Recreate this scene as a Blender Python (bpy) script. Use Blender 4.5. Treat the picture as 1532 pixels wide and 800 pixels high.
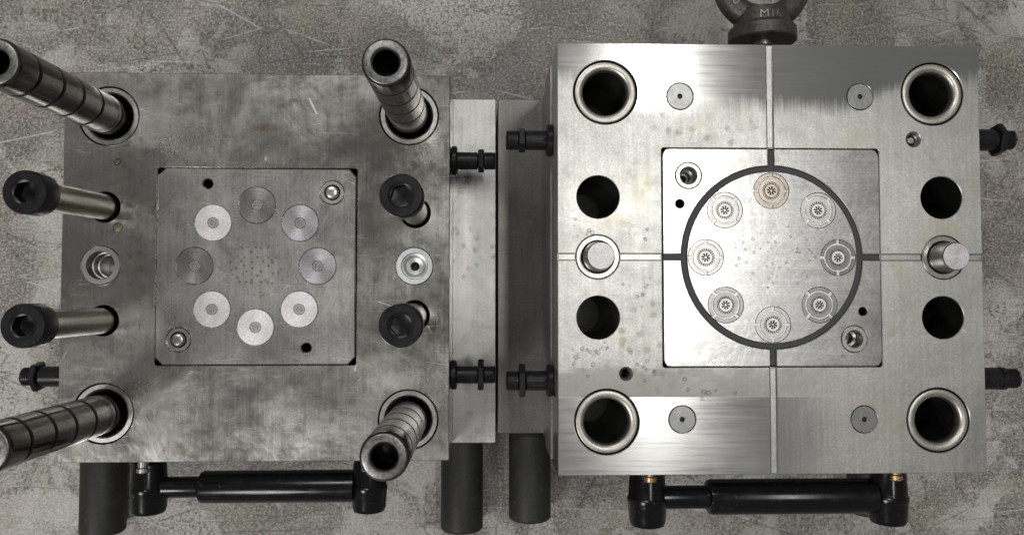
import bpy, math, random
from mathutils import Vector, Matrix
from mathutils.geometry import tessellate_polygon

MM = 0.001
R = math.radians
sc = bpy.context.scene
for o in list(bpy.data.objects):
    bpy.data.objects.remove(o, do_unlink=True)

# ------------------------------------------------------------------ camera
cam = bpy.data.cameras.new("camera")
cam.sensor_width = 36.0
cam.lens = 36.0 * 1151 / 1532
cam.clip_start = 0.01
cam.clip_end = 20
cam_o = bpy.data.objects.new("camera", cam)
sc.collection.objects.link(cam_o)
cam_o.location = (0, 0, 0.595)
cam_o.rotation_euler = (math.atan(44 / 1151), -math.atan(36 / 1151), 0)
sc.camera = cam_o

# ------------------------------------------------------------------ room light
world = bpy.data.worlds.new("World")
sc.world = world
world.use_nodes = True
bg = world.node_tree.nodes["Background"]
bg.inputs[0].default_value = (1.0, 0.99, 0.955, 1)
bg.inputs[1].default_value = 0.17


def lamp(name, loc, target, sx, sy, power, col=(1, 1, 1)):
    l = bpy.data.lights.new(name, 'AREA')
    l.shape = 'RECTANGLE'
    l.size, l.size_y = sx, sy
    l.energy = power
    l.color = col
    o = bpy.data.objects.new(name, l)
    sc.collection.objects.link(o)
    o.location = loc
    d = Vector(target) - Vector(loc)
    o.rotation_euler = d.to_track_quat('-Z', 'Y').to_euler()
    return o


# workshop tube fitting over the right half (its long side runs front to back)
lamp("ceiling_tube_lamp", (0.57, 0.30, 2.45), (0.57, 0.30, 0), 0.16, 0.95, 12.0, (1.0, 0.985, 0.95))
# a second fitting nearer the front left corner of the bench
lamp("front_left_lamp", (-1.3, -1.25, 2.1), (0, 0, 0), 0.7, 0.7, 30, (1.0, 0.97, 0.965))
# unseen fill light added behind the bench to soften the shadows
lamp("rear_fill", (-0.55, 1.55, 2.3), (0, 0, 0), 0.9, 0.4, 17, (1.0, 0.985, 0.96))

sc.view_settings.view_transform = 'Standard'
sc.view_settings.look = 'None'
sc.view_settings.exposure = 0.0
sc.view_settings.gamma = 1.0
sc.view_settings.use_curve_mapping = False
sc.render.engine = 'CYCLES'
sc.cycles.use_denoising = True
sc.cycles.max_bounces = 5
sc.cycles.sample_clamp_indirect = 6


# ------------------------------------------------------------------ materials
class NT:
    def __init__(self, name):
        self.m = bpy.data.materials.new(name)
        self.m.use_nodes = True
        self.t = self.m.node_tree
        self.t.nodes.clear()
        self.out = self.t.nodes.new('ShaderNodeOutputMaterial')
        self.tc = self.t.nodes.new('ShaderNodeTexCoord')

    def n(self, kind, **kw):
        nd = self.t.nodes.new(kind)
        for k, v in kw.items():
            setattr(nd, k, v)
        return nd

    def l(self, a, b):
        self.t.links.new(a, b)

    def put(self, sock, v):
        if isinstance(v, bpy.types.NodeSocket):
            self.l(v, sock)
        else:
            sock.default_value = v

    def math(self, op, a, b=0.0, c=0.0, clamp=False):
        nd = self.n('ShaderNodeMath', operation=op, use_clamp=clamp)
        for i, v in enumerate((a, b, c)):
            self.put(nd.inputs[i], v)
        return nd.outputs[0]

    def mapped(self, scale=(1, 1, 1), rot=(0, 0, 0), loc=(0, 0, 0), src=None):
        nd = self.n('ShaderNodeMapping')
        nd.inputs['Scale'].default_value = scale
        nd.inputs['Rotation'].default_value = rot
        nd.inputs['Location'].default_value = loc
        self.l(src or self.tc.outputs['Object'], nd.inputs[0])
        return nd.outputs[0]

    flat = False

    def noise(self, vec, scale, detail=3, rough=.55, dist=0.0):
        nd = self.n('ShaderNodeTexNoise', noise_dimensions='2D' if self.flat else '3D')
        nd.inputs['Scale'].default_value = scale
        nd.inputs['Detail'].default_value = detail
        nd.inputs['Roughness'].default_value = rough
        nd.inputs['Distortion'].default_value = dist
        self.l(vec, nd.inputs['Vector'])
        return nd.outputs['Fac']

    def voro(self, vec, scale, feature='F1', rnd=1.0, out='Distance'):
        nd = self.n('ShaderNodeTexVoronoi', feature=feature, voronoi_dimensions='2D')
        nd.inputs['Scale'].default_value = scale
        nd.inputs['Randomness'].default_value = rnd
        self.l(vec, nd.inputs['Vector'])
        return nd.outputs[out]

    def ramp(self, v, a, b, lo=0.0, hi=1.0, smooth=True):
        nd = self.n('ShaderNodeMapRange', interpolation_type='SMOOTHSTEP' if smooth else 'LINEAR')
        nd.clamp = True
        self.put(nd.inputs[0], v)
        for i, x in enumerate((a, b, lo, hi)):
            nd.inputs[i + 1].default_value = x
        return nd.outputs[0]

    def mix(self, f, a, b, mode='MIX'):
        nd = self.n('ShaderNodeMix', data_type='RGBA', blend_type=mode)
        self.put(nd.inputs[0], f)
        for s, v in ((nd.inputs[6], a), (nd.inputs[7], b)):
            if isinstance(v, tuple) and len(v) == 3:
                v = v + (1,)
            self.put(s, v)
        return nd.outputs[2]

    def bsdf(self, **kw):
        p = self.n('ShaderNodeBsdfPrincipled')
        for k, v in kw.items():
            k = k.replace('_', ' ')
            if isinstance(v, tuple) and len(v) == 3 and k == 'Base Color':
                v = v + (1,)
            self.put(p.inputs[k], v)
        return p

    def bump(self, h, strength, dist=0.0002, normal=None):
        b = self.n('ShaderNodeBump')
        b.inputs['Strength'].default_value = strength
        b.inputs['Distance'].default_value = dist
        self.l(h, b.inputs['Height'])
        if normal:
            self.l(normal, b.inputs['Normal'])
        return b.outputs[0]

    def done(self, p):
        self.l(p.outputs[0], self.out.inputs[0])
        return self.m


def vec3(t, v):
    c = t.n('ShaderNodeCombineXYZ')
    for i in range(3):
        c.inputs[i].default_value = v[i]
    return c.outputs[0]


def steel(name, col=(.60, .59, .57), rough=.36, grain='y', aniso=.4, blotch=.12, grain_amt=.10,
          stain=None, spots=0.0, spot_col=(.13, .10, .05), scratch=.5, zones=None, pit_zone=None, bump=.10, refl_sweep=0.0, wave=.0005, smear=None):
    """ground tool steel: grain direction, uneven finish, fine scratches, oil stains and rust specks"""
    t = NT(name)
    obj = t.tc.outputs['Object']
    gs = (1700, 45, 400) if grain == 'y' else (45, 1700, 400)
    if grain in 'nr':
        gs = (900, 900, 900)
    g = t.noise(t.mapped(gs), 1, 3, .6)
    g2 = t.noise(t.mapped(tuple(x * .3 for x in gs), loc=(3, 7, 1)), 1, 2, .5)
    big = t.noise(obj, 22, 4, .6, .4)
    mid = t.noise(obj, 120, 4, .65)
    fine = t.noise(obj, 900, 2, .6)
    # roughness
    rg = t.math('MULTIPLY_ADD', g, grain_amt, rough - grain_amt * .5)
    rg = t.math('MULTIPLY_ADD', t.math('SUBTRACT', big, .5), blotch * 1.6, rg)
    rg = t.math('MULTIPLY_ADD', t.math('SUBTRACT', mid, .5), blotch * .8, rg)
    # colour
    c = t.mix(t.ramp(fine, .3, .7), tuple(x * .80 for x in col), tuple(min(1, x * 1.10) for x in col))
    c = t.mix(t.ramp(g2, .35, .7, 0, .45), c, tuple(x * .72 for x in col))
    c = t.mix(t.ramp(mid, .48, .75, 0, .35), c, tuple(x * .66 for x in col))
    if stain:
        st = t.noise(t.mapped((1, 1, 1), loc=(.37, .11, .2)), 30, 5, .65, .6)
        c = t.mix(t.ramp(st, .56, .66, 0, stain[1]), c, stain[0])
    if refl_sweep:
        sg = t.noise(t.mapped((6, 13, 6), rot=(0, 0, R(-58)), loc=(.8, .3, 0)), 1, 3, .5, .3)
        c = t.mix(t.ramp(sg, .34, .70, 0, refl_sweep), c, tuple(x * .45 for x in col))  # soft dark reflections painted into the colour as diagonal sweeps
        rg = t.math('MULTIPLY_ADD', t.ramp(sg, .40, .68), -.10 * refl_sweep, rg)
    if smear:
        x0, y0, lx, ly, sc_ = smear
        vd = t.n('ShaderNodeVectorMath', operation='LENGTH')
        t.l(t.mapped((1 / lx, 1 / ly, 0), loc=(-x0 / lx, -y0 / ly, 0)), vd.inputs[0])
        sv = t.math('MULTIPLY_ADD', t.noise(obj, 240, 4, .7), -1.1, t.math('ADD', vd.outputs['Value'], .55))
        c = t.mix(t.ramp(sv, .35, .95, .6, 0), c, sc_)
    # thin random scratches, several directions
    sm = None
    for i, (ang, st, sx) in enumerate(((14, 9, 95), (97, 7, 120))):
        v = t.voro(t.mapped((st, sx, 1), rot=(0, 0, R(ang)), loc=(i * 1.7, i * .9, 0)), 1, 'DISTANCE_TO_EDGE')
        k = t.ramp(v, .0, .010, 1, 0)
        k = t.math('MULTIPLY', k, t.ramp(t.noise(t.mapped(loc=(i * .3, .1, .4)), 45, 3), .56, .66))
        sm = k if sm is None else t.math('MAXIMUM', sm, k)
    c = t.mix(t.math('MULTIPLY', sm, scratch), c, (.86, .86, .84))
    rg = t.math('MULTIPLY_ADD', sm, scratch * .25, rg)
    metal = 1.0
    if spots > 0:
        d = t.voro(t.mapped(), 105, 'F1')
        msk = t.noise(t.mapped(loc=(.2, .5, .1)), 19, 3, .5)
        if pit_zone:
            cx, cy, rr = pit_zone
            vd = t.n('ShaderNodeVectorMath', operation='DISTANCE')
            t.l(t.mapped(scale=(1, 1, 0)), vd.inputs[0])
            vd.inputs[1].default_value = (cx, cy, 0)
            msk = t.math('ADD', t.math('MULTIPLY', msk, .5), t.ramp(vd.outputs['Value'], rr * .35, rr, .46, .0))
            d = t.voro(t.mapped(), 210, 'F1')
        wob = t.math('MULTIPLY_ADD', t.noise(obj, 420, 3), .36, t.math('SUBTRACT', d, .08))
        sp = t.math('MULTIPLY', t.ramp(wob, .16, .40, 1, 0), t.ramp(msk, .52, .64))
        c = t.mix(t.math('MULTIPLY', sp, spots), c, spot_col)
        rg = t.math('MULTIPLY_ADD', sp, .08, rg)
    hgt = t.math('ADD', g, t.math('MULTIPLY', mid, .6))
    hgt = t.math('SUBTRACT', hgt, t.math('MULTIPLY', sm, .5))
    nrm = t.bump(hgt, bump, .00005, t.bump(big, .6, wave))
    tang = {'y': (1, 0, 0), 'x': (0, 1, 0), 'n': (1, 0, 0), 'r': (1, 0, 0)}[grain]
    p = t.bsdf(Base_Color=c, Metallic=metal, Roughness=rg, Anisotropic=aniso, Normal=nrm)
    if grain == 'r':
        tn = t.n('ShaderNodeTangent', direction_type='RADIAL', axis='Z')
        t.l(tn.outputs[0], p.inputs['Tangent'])
        p.inputs['Anisotropic Rotation'].default_value = .25
    else:
        t.l(vec3(t, tang), p.inputs['Tangent'])
    if not zones:
        return t.done(p)
    # freshly surface-ground strips (limits in local y), horizontal grain
    sep = t.n('ShaderNodeSeparateXYZ')
    t.l(obj, sep.inputs[0])
    y = sep.outputs[1]
    wav = t.noise(t.mapped((700, 25, 1)), 1, 4, .7)
    ys = t.math('SUBTRACT', y, t.math('ADD', t.ramp(sep.outputs[0], .040, .090, 0, .017), t.ramp(sep.outputs[0], -.115, -.070, .016, 0)))
    ys = t.math('MULTIPLY_ADD', t.math('SUBTRACT', big, .5), .016, ys)
    top = t.ramp(t.math('MULTIPLY_ADD', t.math('SUBTRACT', wav, .5), .014, ys), zones[0] - .007, zones[0] + .006)
    lower = t.ramp(y, zones[1] - .0004, zones[1] + .0004, 1, 0)
    xx = sep.outputs[0]
    lower = t.math('MULTIPLY', lower, t.ramp(t.math('MULTIPLY_ADD', wav, .02, xx), .0, .06, 1, 0))
    z = t.math('MAXIMUM', top, lower)
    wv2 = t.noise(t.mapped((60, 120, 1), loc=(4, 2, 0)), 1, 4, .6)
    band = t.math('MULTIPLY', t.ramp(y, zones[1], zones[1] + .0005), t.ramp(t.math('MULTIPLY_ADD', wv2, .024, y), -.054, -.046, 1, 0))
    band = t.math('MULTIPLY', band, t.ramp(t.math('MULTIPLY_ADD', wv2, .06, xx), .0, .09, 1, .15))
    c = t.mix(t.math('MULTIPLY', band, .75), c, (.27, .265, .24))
    t.l(c, p.inputs['Base Color'])
    h = t.noise(t.mapped((30, 700, 300)), 1, 2, .5)
    r2 = t.math('MULTIPLY_ADD', h, .12, .14)
    r2 = t.math('MULTIPLY_ADD', t.math('SUBTRACT', big, .5), .12, r2)
    c2 = t.mix(t.ramp(h, .35, .7, 0, .5), (.62, .62, .61), (.50, .50, .48))
    c2 = t.mix(t.math('MULTIPLY', sm, scratch * .6), c2, (.86, .86, .84))
    p2 = t.bsdf(Base_Color=c2, Metallic=1.0, Roughness=r2, Anisotropic=.75, Normal=t.bump(h, bump * .25, .00005))
    t.l(vec3(t, (0, 1, 0)), p2.inputs['Tangent'])
    ms = t.n('ShaderNodeMixShader')
    t.l(z, ms.inputs[0])
    t.l(p.outputs[0], ms.inputs[1])
    t.l(p2.outputs[0], ms.inputs[2])
    return t.done(ms)


def plain(name, col, rough, metallic=0.0, var=.15, bump=.1, scale=900, spec=.5, wear=0.0):
    t = NT(name)
    obj = t.tc.outputs['Object']
    a = t.noise(obj, scale, 3, .6)
    b = t.noise(obj, scale * .12, 4, .6)
    c = t.mix(t.ramp(a, .3, .7), tuple(x * (1 - var) for x in col), tuple(min(1, x * (1 + var)) for x in col))
    c = t.mix(t.ramp(b, .45, .75, 0, .5), c, tuple(min(1, x * (1 + 2.2 * var)) for x in col))
    rg = t.math('MULTIPLY_ADD', t.math('SUBTRACT', b, .5), .3, rough)
    if wear:
        w1 = t.noise(t.mapped((1, 1, 1), loc=(.3, .9, .2)), 160, 5, .75)
        w2 = t.noise(t.mapped((40, 700, 200), rot=(0, 0, R(25))), 1, 3, .6)
        wm = t.math('MAXIMUM', t.ramp(w1, .60, .72), t.ramp(w2, .66, .74, 0, .7))
        c = t.mix(t.math('MULTIPLY', wm, wear), c, (.13, .125, .12))
        rg = t.math('MULTIPLY_ADD', wm, .25, rg)
    p = t.bsdf(Base_Color=c, Metallic=metallic, Roughness=rg, Normal=t.bump(a, bump, .0001))
    p.inputs['Specular IOR Level'].default_value = spec
    return t.done(p)


def bench_material():
    t = NT('worn_bench')
    t.flat = True
    obj = t.tc.outputs['Object']
    big = t.noise(t.mapped(loc=(.9, .35, 0)), 7.0, 5, .62, .4)
    mid = t.noise(t.mapped(loc=(.4, .1, 0)), 24, 5, .65, .5)
    hue = t.noise(t.mapped(loc=(1.4, .7, 0)), 17, 4, .6)
    hue2 = t.noise(t.mapped(loc=(2.4, 3.7, 0)), 21, 4, .6)
    # small curly scuffs
    v = t.n('ShaderNodeVectorMath', operation='ADD')
    nz = t.n('ShaderNodeTexNoise')
    nz.inputs['Scale'].default_value = 210
    nz.inputs['Detail'].default_value = 3
    t.l(obj, nz.inputs['Vector'])
    sc_ = t.n('ShaderNodeVectorMath', operation='SCALE')
    sc_.inputs['Scale'].default_value = .012
    t.l(nz.outputs['Color'], sc_.inputs[0])
    t.l(obj, v.inputs[0])
    t.l(sc_.outputs[0], v.inputs[1])
    curl = t.voro(v.outputs[0], 170, 'DISTANCE_TO_EDGE')
    curl = t.ramp(curl, .05, .20, 1, 0)
    brk = t.noise(t.mapped(loc=(.7, .2, .3)), 330, 2)
    curl = t.math('MULTIPLY', curl, t.ramp(brk, .45, .56))
    grit = t.noise(obj, 560, 4, .75)
    c = t.mix(t.ramp(big, .38, .60), (.20, .19, .176), (.395, .378, .354))
    c = t.mix(t.ramp(mid, .44, .58, 0, .75), c, (.185, .175, .162))
    c = t.mix(t.ramp(hue, .53, .68, 0, .5), c, (.31, .245, .225))
    c = t.mix(t.ramp(hue2, .52, .68, 0, .55), c, (.25, .25, .165))
    pale = t.noise(t.mapped(loc=(5.2, 1.1, 0)), 14, 3, .5)
    c = t.mix(t.ramp(pale, .56, .60, 0, .7), c, (.46, .445, .425))
    gm = t.math('MULTIPLY', t.ramp(grit, .37, .50, .9, 0), t.ramp(big, .38, .60, 1, .35))
    c = t.mix(gm, c, (.085, .08, .072))
    c = t.mix(t.ramp(grit, .53, .68, 0, .6), c, (.62, .61, .58))
    dens = t.ramp(mid, .40, .58, .12, 1)
    c = t.mix(t.math('MULTIPLY', t.math('MULTIPLY', curl, .8), dens), c, (.085, .08, .072))
    # long scratches: dark cuts and pale drag marks
    dark = None
    for i, (ang, a, b) in enumerate(((3, 3.5, 24), (88, 3, 20), (118, 4, 30), (35, 4, 26), (160, 5, 40))):
        d = t.voro(t.mapped((a, b, 1), rot=(0, 0, R(ang)), loc=(i * 2.1, i * 1.3, 0)), 1, 'DISTANCE_TO_EDGE')
        k = t.math('MULTIPLY', t.ramp(d, 0, .011, 1, 0), t.ramp(t.noise(t.mapped(loc=(i, .3, .1)), 10, 3), .50, .58))
        dark = k if dark is None else t.math('MAXIMUM', dark, k)
    c = t.mix(t.math('MULTIPLY', dark, .5), c, (.05, .047, .043))
    light = None
    for i, (ang, a, b) in enumerate(((62, 4, 22), (108, 5, 30), (25, 6, 34))):
        d = t.voro(t.mapped((a, b, 1), rot=(0, 0, R(ang)), loc=(i * 1.1 + 9, i * 2.3, 0)), 1, 'DISTANCE_TO_EDGE')
        k = t.math('MULTIPLY', t.ramp(d, 0, .014, 1, 0), t.ramp(t.noise(t.mapped(loc=(i + 4, .8, .1)), 18, 4), .57, .65))
        light = k if light is None else t.math('MAXIMUM', light, k)
    c = t.mix(t.math('MULTIPLY', light, .5), c, (.70, .69, .67))
    fleck = t.voro(t.mapped(loc=(.3, .3, 0)), 62, 'F1')
    fl = t.math('MULTIPLY', t.ramp(t.math('MULTIPLY_ADD', brk, .12, fleck), .10, .14, 1, 0), t.ramp(t.noise(obj, 40, 1), .58, .66))
    c = t.mix(t.math('MULTIPLY', fl, .8), c, (.05, .045, .04))
    h = t.math('SUBTRACT', grit, t.math('ADD', t.math('MULTIPLY', curl, .8), t.math('MULTIPLY', dark, 1.2)))
    rg = t.math('MULTIPLY_ADD', t.math('SUBTRACT', mid, .5), .3, .48)
    p = t.bsdf(Base_Color=c, Roughness=rg, Normal=t.bump(h, .35, .0003))
    p.inputs['Specular IOR Level'].default_value = .5
    return t.done(p)


M = {}
M['bench'] = bench_material()
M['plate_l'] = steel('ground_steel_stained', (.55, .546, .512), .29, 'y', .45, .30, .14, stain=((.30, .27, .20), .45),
                     refl_sweep=.52, wave=.0012, smear=(.006, .0885, .011, .004, (.30, .19, .09)), spots=.55, spot_col=(.15, .12, .065), scratch=.55)
M['insert_l'] = steel('brushed_insert_steel', (.66, .656, .632), .31, 'y', .55, .20, .12, stain=((.34, .33, .29), .5),
                      spots=.75, spot_col=(.10, .085, .045), scratch=.45, refl_sweep=.45, wave=.0010, pit_zone=(0, -.001, .030), bump=.12)
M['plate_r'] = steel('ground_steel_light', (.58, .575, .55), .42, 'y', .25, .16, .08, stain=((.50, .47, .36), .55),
                     spots=.3, spot_col=(.30, .27, .18), scratch=.5, refl_sweep=.22, zones=(.0865, -.079))
M['insert_r'] = steel('bright_insert_steel', (.63, .628, .62), .31, 'x', .2, .18, .09, stain=((.52, .50, .45), .3), scratch=.35, refl_sweep=.2)
M['side'] = steel('machined_steel_side', (.42, .415, .40), .42, 'x', .3, .12, .10, scratch=.4)
M['clamp'] = steel('clamp_plate_steel', (.56, .555, .54), .38, 'y', .5, .26, .18, stain=((.27, .265, .24), .6), spots=.35,
                   scratch=.5, refl_sweep=.5)
M['clamp_shaded'] = steel('shaded_clamp_plate_steel', (.20, .198, .188), .40, 'y', .5, .2, .15, scratch=.3)  # right clamp plate: block shadow and dark reflection put into the steel colour
M['ring'] = steel('turned_ring_steel', (.54, .53, .505), .33, 'n', 0, .10, .06, scratch=.2, bump=.05)
M['channel'] = steel('bright_channel_steel', (.78, .77, .75), .46, 'n', 0, .08, .05, scratch=.1, bump=.04)
M['land_light'] = steel('light_land_steel', (.57, .56, .54), .38, 'n', 0, .1, .06, scratch=.1, bump=.05)
M['land_dark'] = steel('dark_land_steel', (.27, .27, .265), .40, 'n', 0, .1, .06, scratch=.1, bump=.05)
M['bush_pale'] = steel('pale_bush_steel', (.66, .68, .68), .48, 'n', 0, .08, .05, scratch=.1, bump=.04)
M['ring_cream'] = steel('bushing_steel', (.56, .54, .49), .42, 'n', 0, .10, .06, scratch=.2, bump=.05)
M['pin_side'] = steel('taper_pin_side_steel', (.36, .355, .34), .24, 'n', 0, .10, .06, scratch=.2, bump=.04)
M['ring_warm'] = steel('tinted_ring_steel', (.50, .45, .395), .38, 'n', 0, .10, .06, scratch=.1, bump=.05)
M['ring_dull'] = steel('dull_ring_steel', (.36, .362, .355), .36, 'n', 0, .12, .06, scratch=.1, bump=.05)
M['ring_dark'] = steel('dark_recess_steel', (.20, .20, .19), .45, 'n', 0, .1, .05, scratch=.1, bump=.05)
M['disc_matte'] = steel('lapped_disc_steel', (.74, .73, .735), .56, 'r', .2, .05, .02, scratch=.15, bump=.02)
M['disc_mid'] = steel('polished_disc_steel', (.55, .54, .57), .38, 'r', .5, .10, .06, scratch=.3, bump=.04)
M['disc_dark'] = steel('mirror_disc_steel', (.44, .44, .43), .30, 'r', .45, .14, .06, scratch=.3, bump=.04)
M['pin'] = plain('oiled_pin_steel', (.105, .102, .092), .19, 1.0, .2, .04, 400)
M['pin_face'] = plain('pin_face_steel', (.17, .17, .163), .40, 1.0, .35, .25, 500)
M['groove'] = plain('oil_groove_black', (.008, .008, .008), .5, 0, .2, .1)
M['bore_shade'] = plain('shaded_bore', (.035, .036, .034), .42, .8, .3, .1, 300)  # hole walls coloured near black, the shade of deep holes painted in
M['shank'] = plain('screw_shank_steel', (.18, .176, .15), .30, 1.0, .15, .05, 500)
M['black_oxide'] = plain('black_oxide_steel', (.009, .009, .011), .33, .0, .25, .15, 1200, .28, .45)
M['foot'] = plain('phosphated_steel_foot', (.024, .024, .021), .52, .1, .3, .4, 1100, .3, .4)
M['handle'] = plain('gloss_black_handle', (.004, .004, .005), .20, .0, .3, .06, 900, .32, .35)
M['rubber'] = plain('dark_rubber_seal', (.050, .050, .052), .60, .0, .15, .2, 1200, .35)
M['cast'] = plain('forged_black_iron', (.075, .072, .066), .46, .55, .35, .5, 420)
M['brass'] = plain('brass_stud', (.52, .35, .20), .36, 1.0, .1, .05)
M['brass_olive'] = plain('tarnished_brass_plug', (.17, .17, .10), .5, .5, .2, .1)
M['dent'] = plain('dark_joint', (.02, .02, .019), .6, 0, .1, .05)


def water_material():
    """thin clear drop: sees through to the steel, mirrors the lamps at its curved skin"""
    t = NT('water_drop')
    tr = t.n('ShaderNodeBsdfTransparent')
    tr.inputs[0].default_value = (.93, .94, .92, 1)
    gl = t.n('ShaderNodeBsdfGlossy')
    gl.inputs['Roughness'].default_value = .15
    fr = t.n('ShaderNodeFresnel')
    fr.inputs[0].default_value = 1.5
    ms = t.n('ShaderNodeMixShader')
    t.l(fr.outputs[0], ms.inputs[0])
    t.l(tr.outputs[0], ms.inputs[1])
    t.l(gl.outputs[0], ms.inputs[2])
    return t.done(ms)


M['water'] = water_material()


# ------------------------------------------------------------------ geometry helpers (all in millimetres)
class MB:
    def __init__(self):
        self.v, self.f, self.mi = [], [], []

    def add(self, vs, fs, mi=0):
        o = len(self.v)
        self.v += [tuple(x) for x in vs]
        self.f += [tuple(i + o for i in f) for f in fs]
        self.mi += [mi] * len(fs)

    def mesh(self, name, mats, angle=32):
        me = bpy.data.meshes.new(name)
        me.from_pydata([(a * MM, b * MM, c * MM) for a, b, c in self.v], [], self.f)
        for m in mats:
            me.materials.append(m)
        me.polygons.foreach_set('material_index', self.mi)
        me.polygons.foreach_set('use_smooth', [True] * len(me.polygons))
        me.update()
        me.set_sharp_from_angle(angle=R(angle))
        return me

    def obj(self, name, mats, parent=None, loc=(0, 0, 0), rot=(0, 0, 0), angle=32):
        if not isinstance(mats, (list, tuple)):
            mats = [mats]
        return link(name, self.mesh(name, mats, angle), parent, loc, rot)


def link(name, me, parent=None, loc=(0, 0, 0), rot=(0, 0, 0)):
    o = bpy.data.objects.new(name, me)
    sc.collection.objects.link(o)
    o.location = tuple(x * MM for x in loc)
    o.rotation_euler = rot
    if parent:
        o.parent = parent
    return o


def tag(o, label, cat=None, group=None, kind=None):
    o['label'] = label
    if cat:
        o['category'] = cat
    if group:
        o['group'] = group
    if kind:
        o['kind'] = kind
    return o


def empty(name, loc, rot=(0, 0, 0)):
    o = bpy.data.objects.new(name, None)
    o.empty_display_size = .02
    sc.collection.objects.link(o)
    o.location = tuple(x * MM for x in loc)
    o.rotation_euler = rot
    return o


def circle(cx, cy, r, n=64):
    return [(cx + r * math.cos(2 * math.pi * i / n), cy + r * math.sin(2 * math.pi * i / n)) for i in range(n)]


def rrect(x0, x1, y0, y1, r=0.0, n=6):
    if r <= 0:
        return [(x0, y0), (x1, y0), (x1, y1), (x0, y1)]
    out = []
    for cx, cy, a in ((x1 - r, y0 + r, -90), (x1 - r, y1 - r, 0), (x0 + r, y1 - r, 90), (x0 + r, y0 + r, 180)):
        for i in range(n + 1):
            t = R(a + 90 * i / n)
            out.append((cx + r * math.cos(t), cy + r * math.sin(t)))
    return out


def area2(p):
    return sum(p[i][0] * p[(i + 1) % len(p)][1] - p[(i + 1) % len(p)][0] * p[i][1] for i in range(len(p)))


def inset(p, d):
    """move every edge of a counter-clockwise loop inwards by d (mitred)"""
    n = len(p)
    out = []
    for i in range(n):
        a, b, c = Vector(p[i - 1]), Vector(p[i]), Vector(p[(i + 1) % n])
        e1, e2 = (b - a).normalized(), (c - b).normalized()
        n1, n2 = Vector((-e1.y, e1.x)), Vector((-e2.y, e2.x))
        m = n1 + n2
        if m.length < 1e-6:
            m = n1
        m.normalize()
        k = d / max(.35, m.dot(n1))
        out.append((b.x + m.x * k, b.y + m.y * k))
    return out


def slab(mb, outer, holes, z0, z1, ch=.35, mi=0, hole_mi=None, bottom=True):
    """flat plate with through holes and a small chamfer round every top edge"""
    if area2(outer) < 0:
        outer = outer[::-1]
    hs = [h if area2(h) > 0 else h[::-1] for h in holes]
    tops = [inset(outer, ch)] + [inset(h, -ch) for h in hs]
    bots = [outer] + hs
    flat = [p for l in tops for p in l]
    tri = tessellate_polygon([[Vector((x, y, 0)) for x, y in l] for l in tops])
    tris = []
    for t in tri:
        a, b, c = (flat[i] for i in t)
        cr = (b[0] - a[0]) * (c[1] - a[1]) - (b[1] - a[1]) * (c[0] - a[0])
        tris.append(tuple(t) if cr > 0 else tuple(t[::-1]))
    mb.add([(x, y, z1) for x, y in flat], tris, mi)
    if bottom:
        fb = [p for l in bots for p in l]
        mb.add([(x, y, z0) for x, y in fb], [t[::-1] for t in tris], mi)
    for k, (tp, bt) in enumerate(zip(tops, bots)):
        n = len(tp)
        vs = [(x, y, z1) for x, y in tp] + [(x, y, z1 - ch) for x, y in bt] + [(x, y, z0) for x, y in bt]
        f1, f2 = [], []
        for i in range(n):
            j = (i + 1) % n
            q1, q2 = (i, i + n, j + n, j), (i + n, i + 2 * n, j + 2 * n, j + n)
            if k:
                q1, q2 = q1[::-1], q2[::-1]
            f1.append(q1)
            f2.append(q2)
        mb.add(vs, f1, mi)
        mb.add(vs, f2, mi if (k == 0 or hole_mi is None) else hole_mi)


def lathe(mb, prof, n=48, mi=0, axis='z', at=(0, 0, 0), mis=None, cap=True):
    """profile [(radius, height)] from bottom to top, turned about the axis; outward faces for rising profiles"""
    vs, fs, ms = [], [], []
    for r, h in prof:
        for i in range(n):
            a = 2 * math.pi * i / n
            vs.append((r * math.cos(a), r * math.sin(a), h))
    for k in range(len(prof) - 1):
        for i in range(n):
            j = (i + 1) % n
            fs.append((k * n + i, k * n + j, (k + 1) * n + j, (k + 1) * n + i))
            ms.append(mis[k] if mis else mi)
    if cap:
        fs.append(tuple(range(n))[::-1])
        ms.append(mis[0] if mis else mi)
        fs.append(tuple((len(prof) - 1) * n + i for i in range(n)))
        ms.append(mis[-1] if mis else mi)
    if axis == 'x':
        vs = [(z, x, y) for x, y, z in vs]
    elif axis == '-x':
        vs = [(-z, -x, y) for x, y, z in vs]
    elif axis == 'y':
        vs = [(y, z, x) for x, y, z in vs]
    elif axis == '-y':
        vs = [(-y, -z, x) for x, y, z in vs]
    o = len(mb.v)
    mb.v += [(x + at[0], y + at[1], z + at[2]) for x, y, z in vs]
    mb.f += [tuple(i + o for i in f) for f in fs]
    mb.mi += ms


def turned(name, prof, mats, parent, loc=(0, 0, 0), n=48, axis='z', mis=None, rot=(0, 0, 0), cap=True):
    mb = MB()
    lathe(mb, prof, n, 0, axis, (0, 0, 0), mis, cap)
    return mb.obj(name, mats, parent, loc, rot)


def ring_prof(ri, ro, z0, z1, ch=.4):
    """closed ring section, listed so that faces look outwards"""
    return [(ri, z0), (ro, z0), (ro, z1 - ch), (ro - ch, z1), (ri + ch, z1), (ri, z1 - ch), (ri, z0)]


# ------------------------------------------------------------------ the bench
mb = MB()
slab(mb, rrect(-1100, 1100, -800, 800), [], -45, 0, 2)
tag(mb.obj('bench_surface', M['bench']), 'worn scratched grey bench surface under both mold halves', kind='structure')


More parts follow.
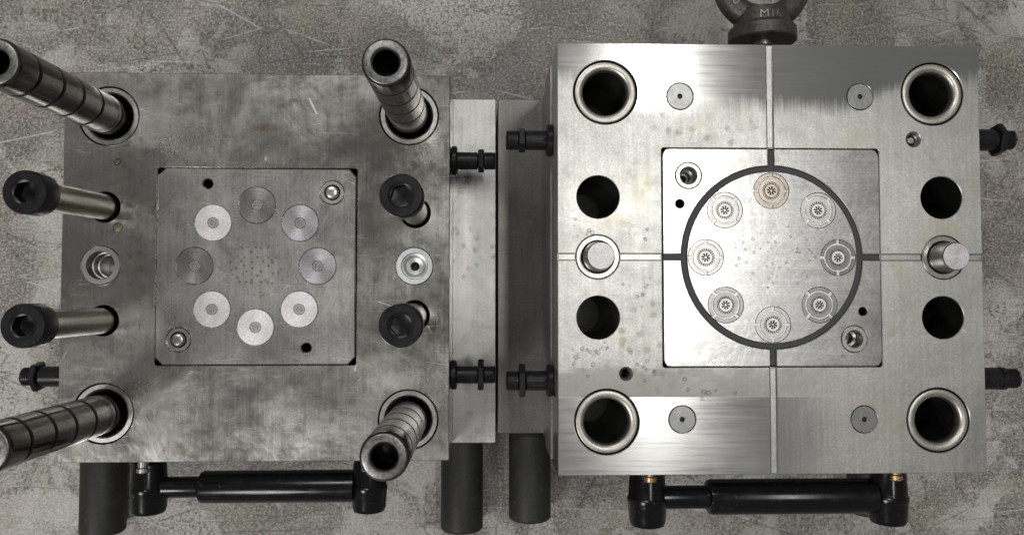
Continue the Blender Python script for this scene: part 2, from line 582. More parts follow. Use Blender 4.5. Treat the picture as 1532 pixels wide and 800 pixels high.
# ------------------------------------------------------------------ shared small parts
def fitting_mesh(length, flange, collar_r, collar_hex=6):
    br = 5.9 if flange else 6.7
    """hose nipple lying along +x, root at x = 0 on the plate face; returns meshes body, flange, collar, tip"""
    out = []
    b = MB()
    e = length
    lathe(b, [(br, -1), (br, e - 12.2), (4.8, e - 11.8), (4.8, e - 6.9)], 32, 0, 'x')
    out.append(('nipple_body', b))
    if flange:
        fl = MB()
        lathe(fl, [(8.6, .1), (9.8, .6), (9.8, 3.2), (9.0, 4.0), (6.4, 4.4)], 32, 0, 'x')
        out.append(('flange', fl))
    cl = MB()
    lathe(cl, [(collar_r - .7, e - 11.6), (collar_r, e - 11.0), (collar_r, e - 8.2), (collar_r - .7, e - 7.6)],
          collar_hex, 0, 'x')
    out.append(('collar', cl))
    tp = MB()
    prof = [(5.3, e - 7.5), (5.9, e - 7.1)]
    for k in range(4):
        x = e - 6.6 + k * 1.35
        prof += [(5.95, x), (5.95, x + .7), (5.6, x + .85), (5.6, x + 1.2)]
    prof += [(5.95, e - .7), (5.2, e), (2.6, e), (2.4, e - 3)]
    lathe(tp, prof, 32, 0, 'x')
    out.append(('hose_tip', tp))
    return out


def fitting(parent, name, loc, rotz, length, flange, collar_r, roll=0.0, hexn=6, label=None):
    pcs = fitting_mesh(length, flange, collar_r, hexn)
    nm, b = pcs[0]
    root = b.obj(name, M['black_oxide'], parent, loc, (roll, 0, rotz))
    if label:
        root['label'] = label
    for nm, b in pcs[1:]:
        b.obj(nm, M['black_oxide'], root, (0, 0, 0), (0, 0, 0), 25)
    return root


def handle(parent, loc, span, bar0, bar1, neck_end, stud):
    """lock bar: two barrel posts standing out towards -y joined by a rod"""
    g = MB()
    rr = 10.4
    lathe(g, [(rr - 2.2, bar0), (rr - .6, bar0 + .9), (rr, bar0 + 2.5), (rr, bar1)], 40, 0, 'x', (0, -20.5, 0))
    root = g.obj('lock_bar', M['handle'], parent, loc)
    nk = MB()
    lathe(nk, [(6.8, neck_end), (6.8, bar0 - 1), (7.4, bar0 + .5)], 32, 0, 'x', (0, -20.5, 0))
    nk.obj('neck', M['handle'], root)
    for x in (-span / 2, span / 2):
        p = MB()
        lathe(p, [(8.6, 3.4), (10.0, 4.2), (10.5, 5.5), (11.3, 19.5), (12.0, 20.6), (12.0, 22.6), (11.7, 23.2), (10.9, 34.0), (10.0, 36.4), (8.0, 37.2), (3, 37.3)],
              40, 0, '-y', (x, 0, 0))
        po = p.obj('end_post', M['handle'], root)
        s = MB()
        lathe(s, [(3.3, -1), (3.3, 5.2), (2.9, 5.8), (4.1, 6.0), (4.1, 8.4), (3.5, 9.0)], 24, 0, '-y', (x, 0, 9.4))
        s.obj('stud', M[stud], root)
    return root


def foot(parent, x, y0, y1, z=20):
    b = MB()
    L_ = y0 - y1
    lathe(b, [(15.2, 0), (15.5, .5), (15.5, L_ - 1.6), (14.2, L_), (5, L_), (4.6, L_ - 4)], 56, 0, '-y')
    return b.obj('support_foot', M['foot'], parent, (x, y0, z))


# ------------------------------------------------------------------ left half: leader pins, screws
ZL = 101.0
left = empty('injection_mold_half', (-147, 19.7, 0))
tag(left, 'dull steel mold half on the left with four tall grooved leader pins', 'mold half')
HX, HY = 122.4, 123.3
leader = [(-94.5, 95.2), (96.0, 97.0), (-94.5, -92.8), (96.4, -97.6)]
screw_at = [((-96.0, 37.2), (-94.4, 34.8)), ((100.4, 34.2), (101.0, 34.0)), ((-95.6, -34.6), (-93.7, -34.7)),
            ((100.0, -31.6), (101.0, -34.8))]
IL = (-62.8, 62.6, -62.5, 62.0)

mb = MB()
holes = [circle(x, y, 19.0, 72) for x, y in leader]
holes += [circle(b[0], b[1], 9.6, 48) for b, _ in screw_at]
holes += [circle(-98, .2, 12.6, 56), circle(99.9, 0, 12.2, 56)]
holes += [rrect(IL[0] - .5, IL[1] + .5, IL[2] - .5, IL[3] + .5, 1.4, 4)]
holes += [circle(-87.7, 24.3, 2.9, 24)]
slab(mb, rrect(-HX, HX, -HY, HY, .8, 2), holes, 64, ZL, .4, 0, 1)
mb.obj('cavity_plate', [M['plate_l'], M['bore_shade']], left)
mb = MB()
slab(mb, rrect(-HX + .6, HX - .4, -HY + .5, HY - .6, .8, 2), [], 40.2, 63.4, .4)
mb.obj('backing_plate', M['side'], left)
mb = MB()
slab(mb, rrect(-152.7, 152.7, -124, 124, 1, 2), [], 0, 40, .5)
mb.obj('clamp_plate', M['clamp'], left)

# central insert block
DR = 38.8
disc_spots = [(DR * math.cos(R(a)), DR * math.sin(R(a)) - .1) for a in range(0, 360, 45)]
mb = MB()
hs = [circle(x - .2, y, 11.55, 56) for x, y in disc_spots]
hs += [circle(47.3, 47, 7.75, 40), circle(-48.3, -46.7, 7.75, 40), circle(-31.5, 52.3, 3.1, 28), circle(31.8, -52, 3.1, 28)]
slab(mb, rrect(*IL, 4.6, 1), hs, 64.2, ZL + .8, .7, 0, 1)
mb.obj('core_insert', [M['insert_l'], M['bore_shade']], left)

kinds = ['disc_mid', 'disc_mid', 'disc_dark', 'disc_matte', 'disc_dark', 'disc_matte', 'disc_matte', 'disc_matte']
lift = [.0, .0, .0, .1, .0, .1, .1, .1]
disc_lab = {'disc_mid': 'softly shining round cavity disc', 'disc_dark': 'dark mirror-like round cavity disc',
            'disc_matte': 'pale matte round cavity disc'}
rng = random.Random(4)
for i, (x, y) in enumerate(disc_spots):
    mb = MB()
    ro = 11.5
    lathe(mb, [(3.55, -6), (ro, -6), (ro, -.25), (ro - .25, 0), (3.7, 0), (3.5, -.2), (3.5, -6)], 56, cap=False)
    d = mb.obj('cavity_disc', M[kinds[i]], left, (x - .2, y, ZL + .75 + lift[i]), (0, 0, rng.uniform(0, 6)))
    d['label'] = disc_lab[kinds[i]]
    gm = M['ring'] if kinds[i] != 'disc_matte' else M['land_light']
    g = MB()
    lathe(g, [(3.42, -6), (3.42, -.3), (3.2, -.12), (1.7, -.12), (1.5, -.5), (1.2, -.5), (1.1, -.1), (.45, -.1), (.4, -1.4)], 32)
    lathe(g, [(.42, -.3), (.42, .06), (.2, .1)], 12, 0, 'z', (1.9, 1.2, 0))
    g.obj('gate_bushing', gm, d)

for (x, y) in ((47.3, 47.0), (-48.3, -46.7)):
    b = MB()
    lathe(b, ring_prof(5.0, 7.45, -5, .1, .35), 40, cap=False)
    o = b.obj('dowel_bushing', M['ring'], left, (x, y, ZL + .5))
    p = MB()
    lathe(p, [(4.5, -8), (4.5, -.2), (3.9, 1.2), (3.6, 2.2), (3.1, 2.5), (1.0, 2.5), (.8, 2.0)], 40)
    p.obj('dowel_pin', M['ring'], o)
    f = MB()
    lathe(f, [(7.5, -6.2), (7.5, -5.2)], 40)
    f.obj('seat', M['ring_dark'], o)

# taper lock bushes on the middle line
b = MB()
lathe(b, [(9.2, -26), (12.3, -26), (12.3, -.4), (11.9, .1), (9.0, .1), (8.7, -.3), (8.7, -7), (7.9, -7.4), (7.9, -13),
          (7.0, -13.4), (7.0, -25.6)], 64, cap=False, mis=[0, 0, 0, 0, 1, 1, 1, 1, 1, 1])
lathe(b, [(7.1, -25.8), (7.1, -25.2), (3.2, -24.9), (2.9, -30)], 40)
b.obj('lock_bush', [M['ring'], M['ring_dull']], left, (-98, .2, ZL))
b = MB()
lathe(b, [(9.0, -18), (11.9, -18), (11.9, -.4), (11.5, .1), (8.6, .1), (8.3, -.3), (8.2, -2.0), (7.6, -2.2), (6.2, -2.8), (5.6, -3.6), (3.0, -4.6), (2.7, -5.4), (2.7, -17.8)],
      64, cap=False)
lathe(b, [(3.3, -18.1), (3.3, -17.6)], 40)
o = b.obj('lock_bush', M['bush_pale'], left, (99.9, 0, ZL))
q = MB()
lathe(q, [(2.6, -17.5), (2.6, -8.8), (2.0, -8.6), (1.9, -12)], 32)
q.obj('bore_plug', M['groove'], o)
b = MB()
lathe(b, [(2.75, -8), (2.75, -.5), (2.5, -.35)], 24)
b.obj('tap_plug', M['brass_olive'], left, (-87.7, 24.3, ZL))

# leader pins with collars
pin_prof = []
pin_mi = []
grooves = [8, 32, 53.5, 74, 96]


def pr(r, h, m):
    pin_prof.append((r, h))
    pin_mi.append(m)


pr(12.35, -36, 0)
for gz in grooves:
    pr(12.35, gz - 1.6, 1)
    pr(11.2, gz - 1.45, 1)
    pr(11.2, gz + 1.45, 1)
    pr(12.35, gz + 1.6, 0)
pr(12.35, 111.2, 0)
pr(12.1, 112.6, 0)
pr(11.3, 113.6, 2)
pr(10.6, 113.9, 2)
pr(7.6, 113.9, 2)
pr(6.9, 113.4, 2)
pr(6.3, 112.0, 0)
pr(5.1, 100.0, 3)
pr(4.9, 82.0, 3)
mb = MB()
lathe(mb, pin_prof, 72, mis=pin_mi)
pin_me = mb.mesh('leader_pin', [M['pin'], M['groove'], M['pin_face'], M['bore_shade']])
mb = MB()
lathe(mb, [(15.0, -24), (18.6, -24), (18.6, -1.0), (18.2, -.5), (15.6, -.5), (14.6, -1.2), (14.3, -3.0), (14.3, -24)], 72, cap=False)
col_me = mb.mesh('guide_collar', [M['ring']])
mb = MB()
lathe(mb, [(14.5, -26), (14.5, -25), (12.2, -25)], 56)
seat_me = mb.mesh('collar_floor', [M['bore_shade']])
for (x, y) in leader:
    p = link('leader_pin', pin_me, left, (x, y, ZL))
    c = link('guide_collar', col_me, p, (0, 0, 0))
    link('collar_floor', seat_me, p, (0, 0, 0))

# hose nipples, lock bar, feet of the left half
fitting(left, 'hose_nipple', (HX, 71.6, 80), 0, 29.5, True, 7.8, .2)
fitting(left, 'hose_nipple', (HX, -71.3, 80), 0, 29.5, True, 10.2, .0)
fitting(left, 'hose_nipple', (-HX, -71.6, 80), math.pi, 34.0, False, 10.0, .35)
handle(left, (-2.5, -HY, 80), 143, -38.5, 62, -64, 'ring')
foot(left, -132.6, -124, -190, 20)
foot(left, 128.0, -124, -190.3, 20)

# shoulder screws: loose, each its own thing
screw_lab = ['black socket head screw standing below the upper left leader pin',
             'black socket head screw standing below the upper right leader pin',
             'black socket head screw standing above the lower left leader pin',
             'black socket head screw standing above the lower right leader pin']


def hex_pts(af, z):
    r = af / 2 / math.cos(math.pi / 6)
    return [(r * math.cos(R(60 * k + 12)), r * math.sin(R(60 * k + 12)), z) for k in range(6)]


mb = MB()
lathe(mb, [(8.1, 0), (8.1, 73.5), (7.3, 73.6)], 48)
sh_me = mb.mesh('screw_shank', [M['shank']])
mb = MB()
n = 48
prof = [(8.0, 73.5), (11.2, 73.6), (11.6, 74.2), (11.6, 86.6), (11.1, 87.4), (7.2, 87.4), (6.6, 86.9)]
lathe(mb, prof, n, cap=False)
base = len(mb.v) - n
# funnel from the round socket mouth into the hexagon (24 + 24 + 24 blend)
hp = []
af = 10.6
for i in range(n):
    a = 2 * math.pi * i / n
    k = (a - R(12)) % (math.pi / 3) - math.pi / 6
    hp.append((af / 2 / math.cos(k) * math.cos(a), af / 2 / math.cos(k) * math.sin(a)))
vs = [(x, y, 86.6) for x, y in hp] + [(x, y, 79.5) for x, y in hp] + [(0, 0, 78.4)]
o0 = len(mb.v)
mb.v += vs
for i in range(n):
    j = (i + 1) % n
    mb.f.append((base + i, base + j, o0 + j, o0 + i)); mb.mi.append(0)
    mb.f.append((o0 + i, o0 + j, o0 + n + j, o0 + n + i)); mb.mi.append(0)
    mb.f.append((o0 + n + i, o0 + n + j, o0 + 2 * n)); mb.mi.append(0)
hd_me = mb.mesh('screw_head', [M['black_oxide']])
for (b, tp), lab in zip(screw_at, screw_lab):
    dx, dy = (tp[0] - b[0]) / 87, (tp[1] - b[1]) / 87
    depth = 36.8
    e = empty('shoulder_screw', (-147 + b[0] - dx * depth, 19.7 + b[1] - dy * depth, ZL - depth), (-dy, dx, 0))
    tag(e, lab, 'screw', 'socket head screws standing in the left mold half')
    link('shank', sh_me, e).scale = (1, 1, (73.5 + depth) / 73.5)
    link('screw_head', hd_me, e, (0, 0, depth))

# ------------------------------------------------------------------ right half
ZR = 162.0
right = empty('injection_mold_half', (161.7, 22.6, 0))
tag(right, 'bright steel mold half on the right with a black seal ring and eight gear cavities', 'mold half')
H = 122.4
IR = (-62.5, 62.5, -61.9, 61.9)
gw = 1.95
bush = [(-94.9, 93.9), (95.0, 94.6), (-94.9, -92.6), (94.6, -92.6)]
plain_h = [(-99.3, 34.0), (99.2, 34.4), (-99.5, -34.2), (98.7, -34.4)]
plugs = [(-52.0, 92.0), (52.6, 92.6), (-52.2, -91.4), (51.9, -91.9)]
tap = [(83.5, 68.0, 4.3), (-83.9, -65.8, 3.7)]
tpx = 99.6
mb = MB()
G = 1.3                      # groove depth
pk = (IR[0] - .45, IR[1] + .45, IR[2] - .45, IR[3] + .45)
all_h = [circle(x, y, 18.4, 72) for x, y in bush] + [circle(x, y, 12.15, 64) for x, y in plain_h] \
    + [circle(x, y, 7.75, 40) for x, y in plugs] + [circle(x, y, r, 28) for x, y, r in tap] \
    + [circle(s * tpx, 0, 12.6, 64) for s in (-1, 1)] + [rrect(*pk, 1.4, 4)]
slab(mb, rrect(-H, H, -H, H), all_h, 121, ZR - G, .02, 0, 1)
a0 = math.asin(gw / 12.6)


def quadrant(sx, sy):
    """outline of one raised quarter of the plate face, cut by the cross channels"""
    px, py = abs(pk[1]), abs(pk[3])
    pts = [(H, gw), (H, H), (gw, H), (gw, py), (px - 1.4, py)]
    for i in range(1, 5):
        t = R(90 - 90 * i / 4)
        pts.append((px - 1.4 + 1.4 * math.cos(t), py - 1.4 + 1.4 * math.sin(t)))
    pts.append((px, gw))
    n = 30
    pts.append((tpx - 12.6 * math.cos(a0), gw))
    for i in range(1, n):
        a = math.pi - a0 - (math.pi - 2 * a0) * i / n
        pts.append((tpx + 12.6 * math.cos(a), 12.6 * math.sin(a)))
    pts.append((tpx + 12.6 * math.cos(a0), gw))
    return [(x * sx, y * sy) for x, y in pts]


for sx in (-1, 1):
    for sy in (-1, 1):
        hs = [circle(x, y, 18.4, 72) for x, y in bush if x * sx > 0 and y * sy > 0]
        hs += [circle(x, y, 12.15, 64) for x, y in plain_h if x * sx > 0 and y * sy > 0]
        hs += [circle(x, y, 7.75, 40) for x, y in plugs if x * sx > 0 and y * sy > 0]
        hs += [circle(x, y, r, 28) for x, y, r in tap if x * sx > 0 and y * sy > 0]
        slab(mb, quadrant(sx, sy), hs, ZR - G, ZR, .35, 0, 0, bottom=False)
mb.obj('cavity_plate', [M['plate_r'], M['bore_shade']], right)
mb = MB()
slab(mb, rrect(-H - .9, H - .5, -H + .4, H - .4, .6, 2), [circle(x, y, 12.9, 64) for x, y in bush]
     + [circle(x, y, 12.3, 64) for x, y in plain_h], 80, 120.4, .4, 0, 1)
mb.obj('backing_plate', [M['side'], M['bore_shade']], right)
mb = MB()
slab(mb, rrect(-H + .3, H - .5, -H + .5, H - .5, .6, 2), [], 40.2, 79.4, .4)
mb.obj('spacer_plate', M['side'], right)
mb = MB()
slab(mb, rrect(-154.6, 154.6, -120.3, 121.2, 1, 2), [], 0, 40, .5)
mb.obj('clamp_plate', M['clamp_shaded'], right)
# groove floors are bright: channel strips let into the plate
for x0, x1, y0, y1 in ((-gw + .25, gw - .25, IR[3] + .8, H - .3), (-gw + .25, gw - .25, -H + .3, IR[2] - .8)):
    b = MB()
    slab(b, rrect(x0, x1, y0, y1), [], ZR - G + .05, ZR - .75, .3)
    b.obj('channel_strip', M['land_light'], right)
for s in (-1, 1):
    for x0, x1 in ((IR[1] + .8, tpx - 12.7), (tpx + 12.7, H - .3)):
        b = MB()
        slab(b, rrect(min(s * x0, s * x1), max(s * x0, s * x1), -gw + .25, gw - .25), [], ZR - G + .05, ZR - .75, .3)
        b.obj('channel_strip', M['land_light'], right)

# insert frame with round opening and four slots, split into corner pieces
RO, RI, sw = 52.2, 48.7, 1.75
mb = MB()
fh = [circle(-47.6, 46.4, 7.6, 40), circle(46.7, -46.5, 7.6, 40), circle(-52.7, 30.3, 2.45, 24), circle(52.0, -30.9, 2.45, 24)]
for sx in (-1, 1):
    for sy in (-1, 1):
        x1, y1 = abs(IR[1]), abs(IR[3])
        c = 4.4
        pts = [(x1, sw), (x1, y1 - c), (x1 - .4 * c, y1 - .15 * c - .2), (x1 - c, y1), (sw, y1)]
        pts = [(x1, sw), (x1, y1 - c), (x1 - .45, y1 - c + 1.9), (x1 - 1.9, y1 - .45), (x1 - c, y1), (sw, y1)]
        b0 = math.asin(sw / RO)
        for i in range(33):
            a = math.pi / 2 - b0 - (math.pi / 2 - 2 * b0) * i / 32
            pts.append((RO * math.cos(a), RO * math.sin(a)))
        pts = [(x * sx, y * sy) for x, y in pts]
        cx = lambda h: sum(p[0] for p in h) / len(h)
        cy = lambda h: sum(p[1] for p in h) / len(h)
        slab(mb, pts, [h for h in fh if cx(h) * sx > 0 and cy(h) * sy > 0], 122, ZR + .5, .4, 0, 1)
mb.obj('insert_frame', [M['insert_r'], M['bore_shade']], right)
# black seal: ring plus four straight legs
mb = MB()
outer = []
for q in range(4):
    a = R(90 * q)
    ca, sa = math.cos(a), math.sin(a)
    leg = (IR[1] if q % 2 == 0 else IR[3]) - .3
    b1 = math.asin((sw - .05) / (RO - .05))
    for px, py in ((leg, -(sw - .05)), (leg, sw - .05)):
        outer.append((px * ca - py * sa, px * sa + py * ca))
    for i in range(0, 25):
        t = a + b1 + (math.pi / 2 - 2 * b1) * i / 24
        outer.append(((RO - .05) * math.cos(t), (RO - .05) * math.sin(t)))
slab(mb, outer, [circle(0, 0, RI + .1, 96)], 122, ZR - .35, .3)
mb.obj('seal_ring', M['rubber'], right)

# round core with eight gear cavities
CR = 38.1
cav = [(CR * math.cos(R(a)), CR * math.sin(R(a)) - .2) for a in range(0, 360, 45)]
mb = MB()
slab(mb, circle(0, 0, RI, 128), [circle(x, y, 10.3, 56) for x, y in cav], 122, ZR + .5, .12, 0, 1)
mb.obj('round_core', [M['insert_r'], M['bore_shade']], right)


def arc_piece(r0, r1, a0, a1, n=10):
    return [(r1 * math.cos(a0 + (a1 - a0) * i / n), r1 * math.sin(a0 + (a1 - a0) * i / n)) for i in range(n + 1)] + \
           [(r0 * math.cos(a1 - (a1 - a0) * i / n), r0 * math.sin(a1 - (a1 - a0) * i / n)) for i in range(n + 1)]


def toothed(r0, r1, n, duty=.5):
    out = []
    for k in range(n):
        for f, r in ((0, r0), (duty * .9, r0), (duty, r1), (.95, r1)):
            a = 2 * math.pi * (k + f) / n
            out.append((r * math.cos(a), r * math.sin(a)))
    return out


seg_me = {}
core = {}


def cav_meshes(key):
    mseg, mhub, mgear = {'dull': ('land_dark', 'land_dark', 'channel'), 'warm': ('ring_warm', 'ring_warm', 'ring_warm'),
                         'light': ('land_light', 'land_light', 'channel'), 'mixed': ('ring_dull', 'ring_dull', 'channel')}[key]
    d = {}
    b = MB()
    slab(b, circle(0, 0, 10.25, 56), [], -8, -.7, .1)
    d['base'] = b.mesh('gear_cavity', [M['channel' if key != 'warm' else 'ring_warm']])
    b = MB()
    g = R(5.4)
    slab(b, arc_piece(8.15, 10.15, g, math.pi / 2 - g), [], -.7, 0, .18)
    d['seg'] = b.mesh('rim_segment', [M[mseg]])
    b = MB()
    slab(b, circle(0, 0, 7.2, 56), [toothed(3.95, 5.1, 24)], -.7, -.05, .1)
    d['hub'] = b.mesh('hub_ring', [M[mhub]])
    b = MB()
    slab(b, circle(0, 0, 3.75, 40), [toothed(1.1, 2.5, 8, .4)], -.7, .0, .06)
    d['gear'] = b.mesh('gear_core', [M[mgear]])
    b = MB()
    slab(b, circle(0, 0, 4.9, 40), [], -.72, -.65, .02)
    d['floor'] = b.mesh('tooth_floor', [M['ring_dark']])
    b = MB()
    slab(b, circle(0, 0, 2.7, 24), [], -.66, -.6, .02)
    d['star'] = b.mesh('star_floor', [M['groove']])
    b = MB()
    slab(b, circle(0, 0, .75, 16), [], -.65, -.2, .1)
    d['core_pin'] = b.mesh('core_pin', [M['ring']])
    return d


ckeys = ['dull', 'light', 'warm', 'light', 'light', 'mixed', 'light', 'mixed']
sets = {k: cav_meshes(k) for k in set(ckeys)}
for i, (x, y) in enumerate(cav):
    d = sets[ckeys[i]]
    a = R(45 * i)
    o = link('gear_cavity', d['base'], right, (x, y, ZR + .45), (0, 0, a))
    if ckeys[i] == 'warm':
        o['label'] = 'copper tinted gear cavity'
    elif ckeys[i] == 'dull':
        o['label'] = 'dull dark gear cavity'
    for k in range(4):
        link('rim_segment', d['seg'], o, (0, 0, 0), (0, 0, math.pi / 2 * k))
    link('hub_ring', d['hub'], o)
    link('gear_core', d['gear'], o)
    link('tooth_floor', d['floor'], o)
    link('star_floor', d['star'], o)
    link('core_pin', d['core_pin'], o)

# bushes of the insert frame
for (x, y) in ((-47.6, 46.4), (46.7, -46.5)):
    b = MB()
    lathe(b, [(6.0, -18), (7.35, -18), (7.35, -.3), (7.05, .05), (5.2, .05), (4.9, -.3), (4.7, -8), (3.4, -9), (3.3, -14), (2.2, -14.4), (2.2, -18)], 48, cap=False)
    o = b.obj('dowel_bushing', M['ring'], right, (x, y, ZR + .5))
    f = MB()
    lathe(f, [(2.4, -19), (2.4, -17.8)], 24)
    f.obj('bore_floor', M['groove'], o)

# guide bushings
mb = MB()
lathe(mb, [(13.2, -38), (17.7, -38), (17.7, -1.2), (17.2, -.2), (16.6, .0), (14.9, -.05), (13.7, -.5), (13.0, -1.4), (12.65, -3.0), (12.6, -5)], 80, cap=False)
lathe(mb, [(12.6, -40), (12.6, -5)][::-1], 80, 1, cap=False)
gb_me = mb.mesh('guide_bushing', [M['ring_cream'], M['bore_shade']])
for (x, y) in bush:
    link('guide_bushing', gb_me, right, (x, y, ZR))

# taper lock pins on the middle line
for s in (-1, 1):
    b = MB()
    lathe(b, [(9.6, -12), (12.3, -12), (12.3, -.4), (11.9, 0), (9.7, 0), (9.2, -.6), (8.9, -12)], 64, cap=False)
    o = b.obj('lock_pin_collar', M['ring'], right, (s * tpx, 0, ZR - .1))
    p = MB()
    lathe(p, [(8.8, -12), (8.8, -.5), (8.6, .8), (8.6, 2.2), (8.35, 2.6), (7.75, 11.6), (7.3, 12.2), (.3, 12.25)], 64,
          mis=[0, 0, 0, 0, 0, 0, 1, 1])
    p.obj('taper_pin', [M['pin_side'], M['disc_matte']], o)

# return-pin plugs
mb = MB()
lathe(mb, [(7.45, -6), (7.45, -.2), (7.25, 0), (1.55, 0), (1.4, -.2), (1.4, -5)], 56)
plug_me = mb.mesh('return_plug', [M['ring_dull']])
mb2 = MB()
lathe(mb2, [(1.35, -5), (1.35, -1.2), (.2, -1.0)], 20)
dot_me = mb2.mesh('centre_hole', [M['groove']])
for (x, y) in plugs:
    o = link('return_plug', plug_me, right, (x, y, ZR + .02))
    link('centre_hole', dot_me, o)
# tapped holes
for x, y, r in tap:
    b = MB()
    prof = [(r - .1, -14)]
    for k in range(8):
        z = -13.5 + k * 1.5
        prof += [(r - .1, z), (r - .8, z + .75)]
    prof += [(r - .9, -1.2), (r - .1, -.25)]
    lathe(b, prof[::-1], 28, cap=False)
    o = b.obj('tapped_hole', M['ring_dull'], right, (x, y, ZR))
    f = MB()
    lathe(f, [(r - .05, -15), (r - .05, -14), (r * .5, -13.6)], 24)
    f.obj('bore_floor', M['groove'], o)
b = MB()
lathe(b, [(2.4, -6), (2.4, -3.5), (1.6, -2.9), (.4, -2.9)], 24)
b.obj('set_screw', M['ring'], right, (83.5, 68, ZR))

# fittings, lock bar, feet of the right half
fitting(right, 'hose_nipple', (-H, 72.6, 130), math.pi, 28.4, True, 7.6, .1)
fitting(right, 'hose_nipple', (-H, -72.8, 130), math.pi, 28.4, True, 10.0, .0)
fitting(right, 'hose_nipple', (H, 74.6, 130), 0, 41.5, False, 10.2, .35)
fitting(right, 'hose_nipple', (H, -72.5, 130), 0, 40.5, False, 6.9, .1, 24)
handle(right, (7.7, -H, 130), 147, -37.5, 64, -66, 'brass')
foot(right, -130.6, -120.3, -186, 20)
foot(right, 124.5, -120.3, -184, 20)

# ------------------------------------------------------------------ eye bolt
eye = empty('eye_bolt', (175.8, 144.9, 112))
tag(eye, 'black forged eye bolt marked M16 screwed into the back of the right mold half', 'eye bolt')
b = MB()
prof = [(7.9, -1)]
for k in range(8):
    y = .2 + k * 2.0
    prof += [(7.9, y), (7.1, y + 1.0)]
prof += [(7.2, 16.4), (7.2, 18.5)]
lathe(b, prof, 32, 0, 'y')
b.obj('threaded_shank', M['ring_dull'], eye)
b = MB()
lathe(b, [(17.5, 17.6), (20.6, 17.9), (21.3, 18.7), (21.2, 25.5), (20.2, 26.8), (18.2, 28.2), (17.2, 33), (15.2, 37.5), (10, 39.5), (4, 40)], 56, 0, 'y')
b.obj('collar', M['cast'], eye)
b = MB()
cyr, Rr, tr = 58.0, 24.8, 7.3
vs, fs = [], []
nu, nv = 72, 24
for i in range(nu):
    u = 2 * math.pi * i / nu
    # thicker where the ring runs into the collar
    low = max(0, -math.sin(u)) ** 3
    ri = tr + 1.6 * low
    for j in range(nv):
        w = 2 * math.pi * j / nv
        rad = Rr + ri * math.cos(w)
        vs.append((rad * math.cos(u), cyr + rad * math.sin(u), ri * 1.05 * math.sin(w)))
for i in range(nu):
    for j in range(nv):
        k, l_ = (i + 1) % nu, (j + 1) % nv
        fs.append((i * nv + j, k * nv + j, k * nv + l_, i * nv + l_))
b.add(vs, fs)
b.obj('lifting_ring', M['cast'], eye)


def raised_text(s, size, bend_r, off_deg, y0, ext=.7):
    """raised cast lettering wrapped on the top of a round boss (axis y)"""
    cu = bpy.data.curves.new('txt', 'FONT')
    cu.body = s
    cu.size = size
    cu.extrude = ext
    cu.resolution_u = 3
    cu.offset = 0
    to = bpy.data.objects.new('txt', cu)
    sc.collection.objects.link(to)
    dg = bpy.context.evaluated_depsgraph_get()
    me = bpy.data.meshes.new_from_object(to.evaluated_get(dg))
    bpy.data.objects.remove(to, do_unlink=True)
    for v in me.vertices:
        x, y, z = v.co
        if bend_r:
            a = R(off_deg) + x / bend_r
            rr = bend_r - (y * .2) + z
            v.co = (rr * math.sin(a) * MM, (y0 + y) * MM, rr * math.cos(a) * MM)
        else:
            v.co = (x * MM, y * MM, z * MM)
    me.materials.append(M['cast_letter'])
    return me


M['cast_letter'] = plain('worn_raised_letter', (.24, .23, .21), .42, .8, .25, .3, 700)
link('size_marking', raised_text('M16', 7.6, 18.7, -24, 28.0, .9), eye)
me = raised_text('0', 9.0, None, 0, 0, .6)
o = link('cast_mark', me, eye, (-22.5, 41.5, 8.0), (0, 0, R(-38)))

# ------------------------------------------------------------------ water drops left on the faces
rng = random.Random(11)
mb = MB()


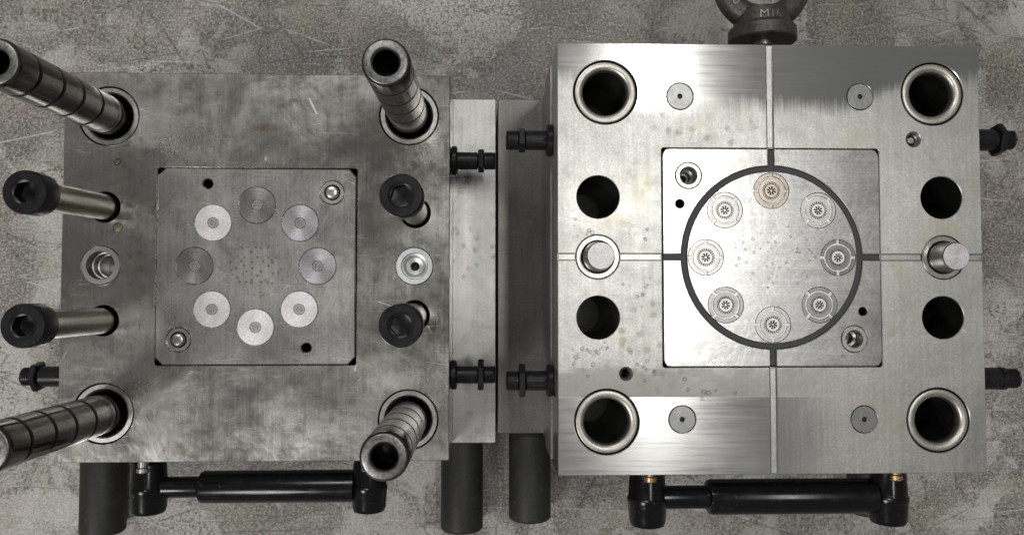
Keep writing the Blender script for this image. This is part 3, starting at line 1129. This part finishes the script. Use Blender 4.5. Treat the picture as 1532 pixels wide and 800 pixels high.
def drop(x, y, z, r):
    n, rings = 12, 4
    sxx, syy, rot = rng.uniform(.75, 1.25), rng.uniform(.75, 1.25), rng.uniform(0, 3)
    h = r * rng.uniform(.45, .65)
    vs, fs = [], []
    for k in range(rings):
        t = k / rings * math.pi / 2
        for i in range(n):
            a = 2 * math.pi * i / n
            px, py = r * sxx * math.cos(t) * math.cos(a), r * syy * math.cos(t) * math.sin(a)
            vs.append((x + px * math.cos(rot) - py * math.sin(rot), y + px * math.sin(rot) + py * math.cos(rot), z + h * math.sin(t)))
    vs.append((x, y, z + h))
    for k in range(rings - 1):
        for i in range(n):
            j = (i + 1) % n
            fs.append((k * n + i, k * n + j, (k + 1) * n + j, (k + 1) * n + i))
    for i in range(n):
        fs.append(((rings - 1) * n + i, (rings - 1) * n + (i + 1) % n, rings * n))
    mb.add([(a_, b_, c_ - .02) for a_, b_, c_ in vs], fs)


ox, oy = 161.7, 22.6
for _ in range(75):
    a, r = rng.uniform(0, 6.283), 24 * math.sqrt(rng.random())
    x, y = r * math.cos(a) + 2, r * math.sin(a) * .8
    drop(ox + x, oy + y, ZR + .5, rng.choice((.3, .4, .5, .65, .8)))
for cx, cy, s, n in ((-105, -55, 12, 26), (-70, -60, 10, 14), (-40, -70, 16, 14), (-75, -18, 9, 12), (-76, 12, 10, 10),
                     (-110, 18, 7, 8), (-97, -50, 6, 10)):
    for _ in range(n):
        x, y = cx + rng.gauss(0, s * .6), cy + rng.gauss(0, s * .45)
        if -121 < x < -64 or y < -63:
            if math.hypot(abs(x) - 99.4, abs(y) - 34.2) > 13.5 and math.hypot(abs(x) - tpx, y) > 14 \
                    and math.hypot(abs(x) - 94.8, abs(y) - 93) > 19.8 and abs(y) > 3.5 and abs(x + 52) + abs(y + 91.4) > 9 \
                    and math.hypot(x + 83.9, y + 65.8) > 5:
                drop(ox + x, oy + y, ZR, rng.choice((.3, .4, .6, .9, 1.2)))
for x, y in ((-42, -54), (-35, -52), (-33, -57), (40, -56)):
    drop(ox + x, oy + y, ZR + .5, rng.choice((.6, .9)))
for cx, cy, s, n in ((-118, 63, 3, 7), (-89, 65, 1.5, 4), (-85, 76, 4, 8), (-118, -4, 3, 6), (-70, -117, 8, 6), (70, 20, 12, 5)):
    for _ in range(n):
        x, y = max(-120, cx + rng.gauss(0, s)), max(-121.5, cy + rng.gauss(0, s * .6))
        drop(-147 + x, 19.7 + y, ZL, rng.choice((.4, .5, .7)))
drop(-147 - 88.5, 19.7 + 66, ZL, 2.0)
wd = mb.obj('water_drops', M['water'], None, (0, 0, 0), (0, 0, 0), 80)
tag(wd, 'tiny clear water drops scattered over the steel faces', 'water', kind='stuff')
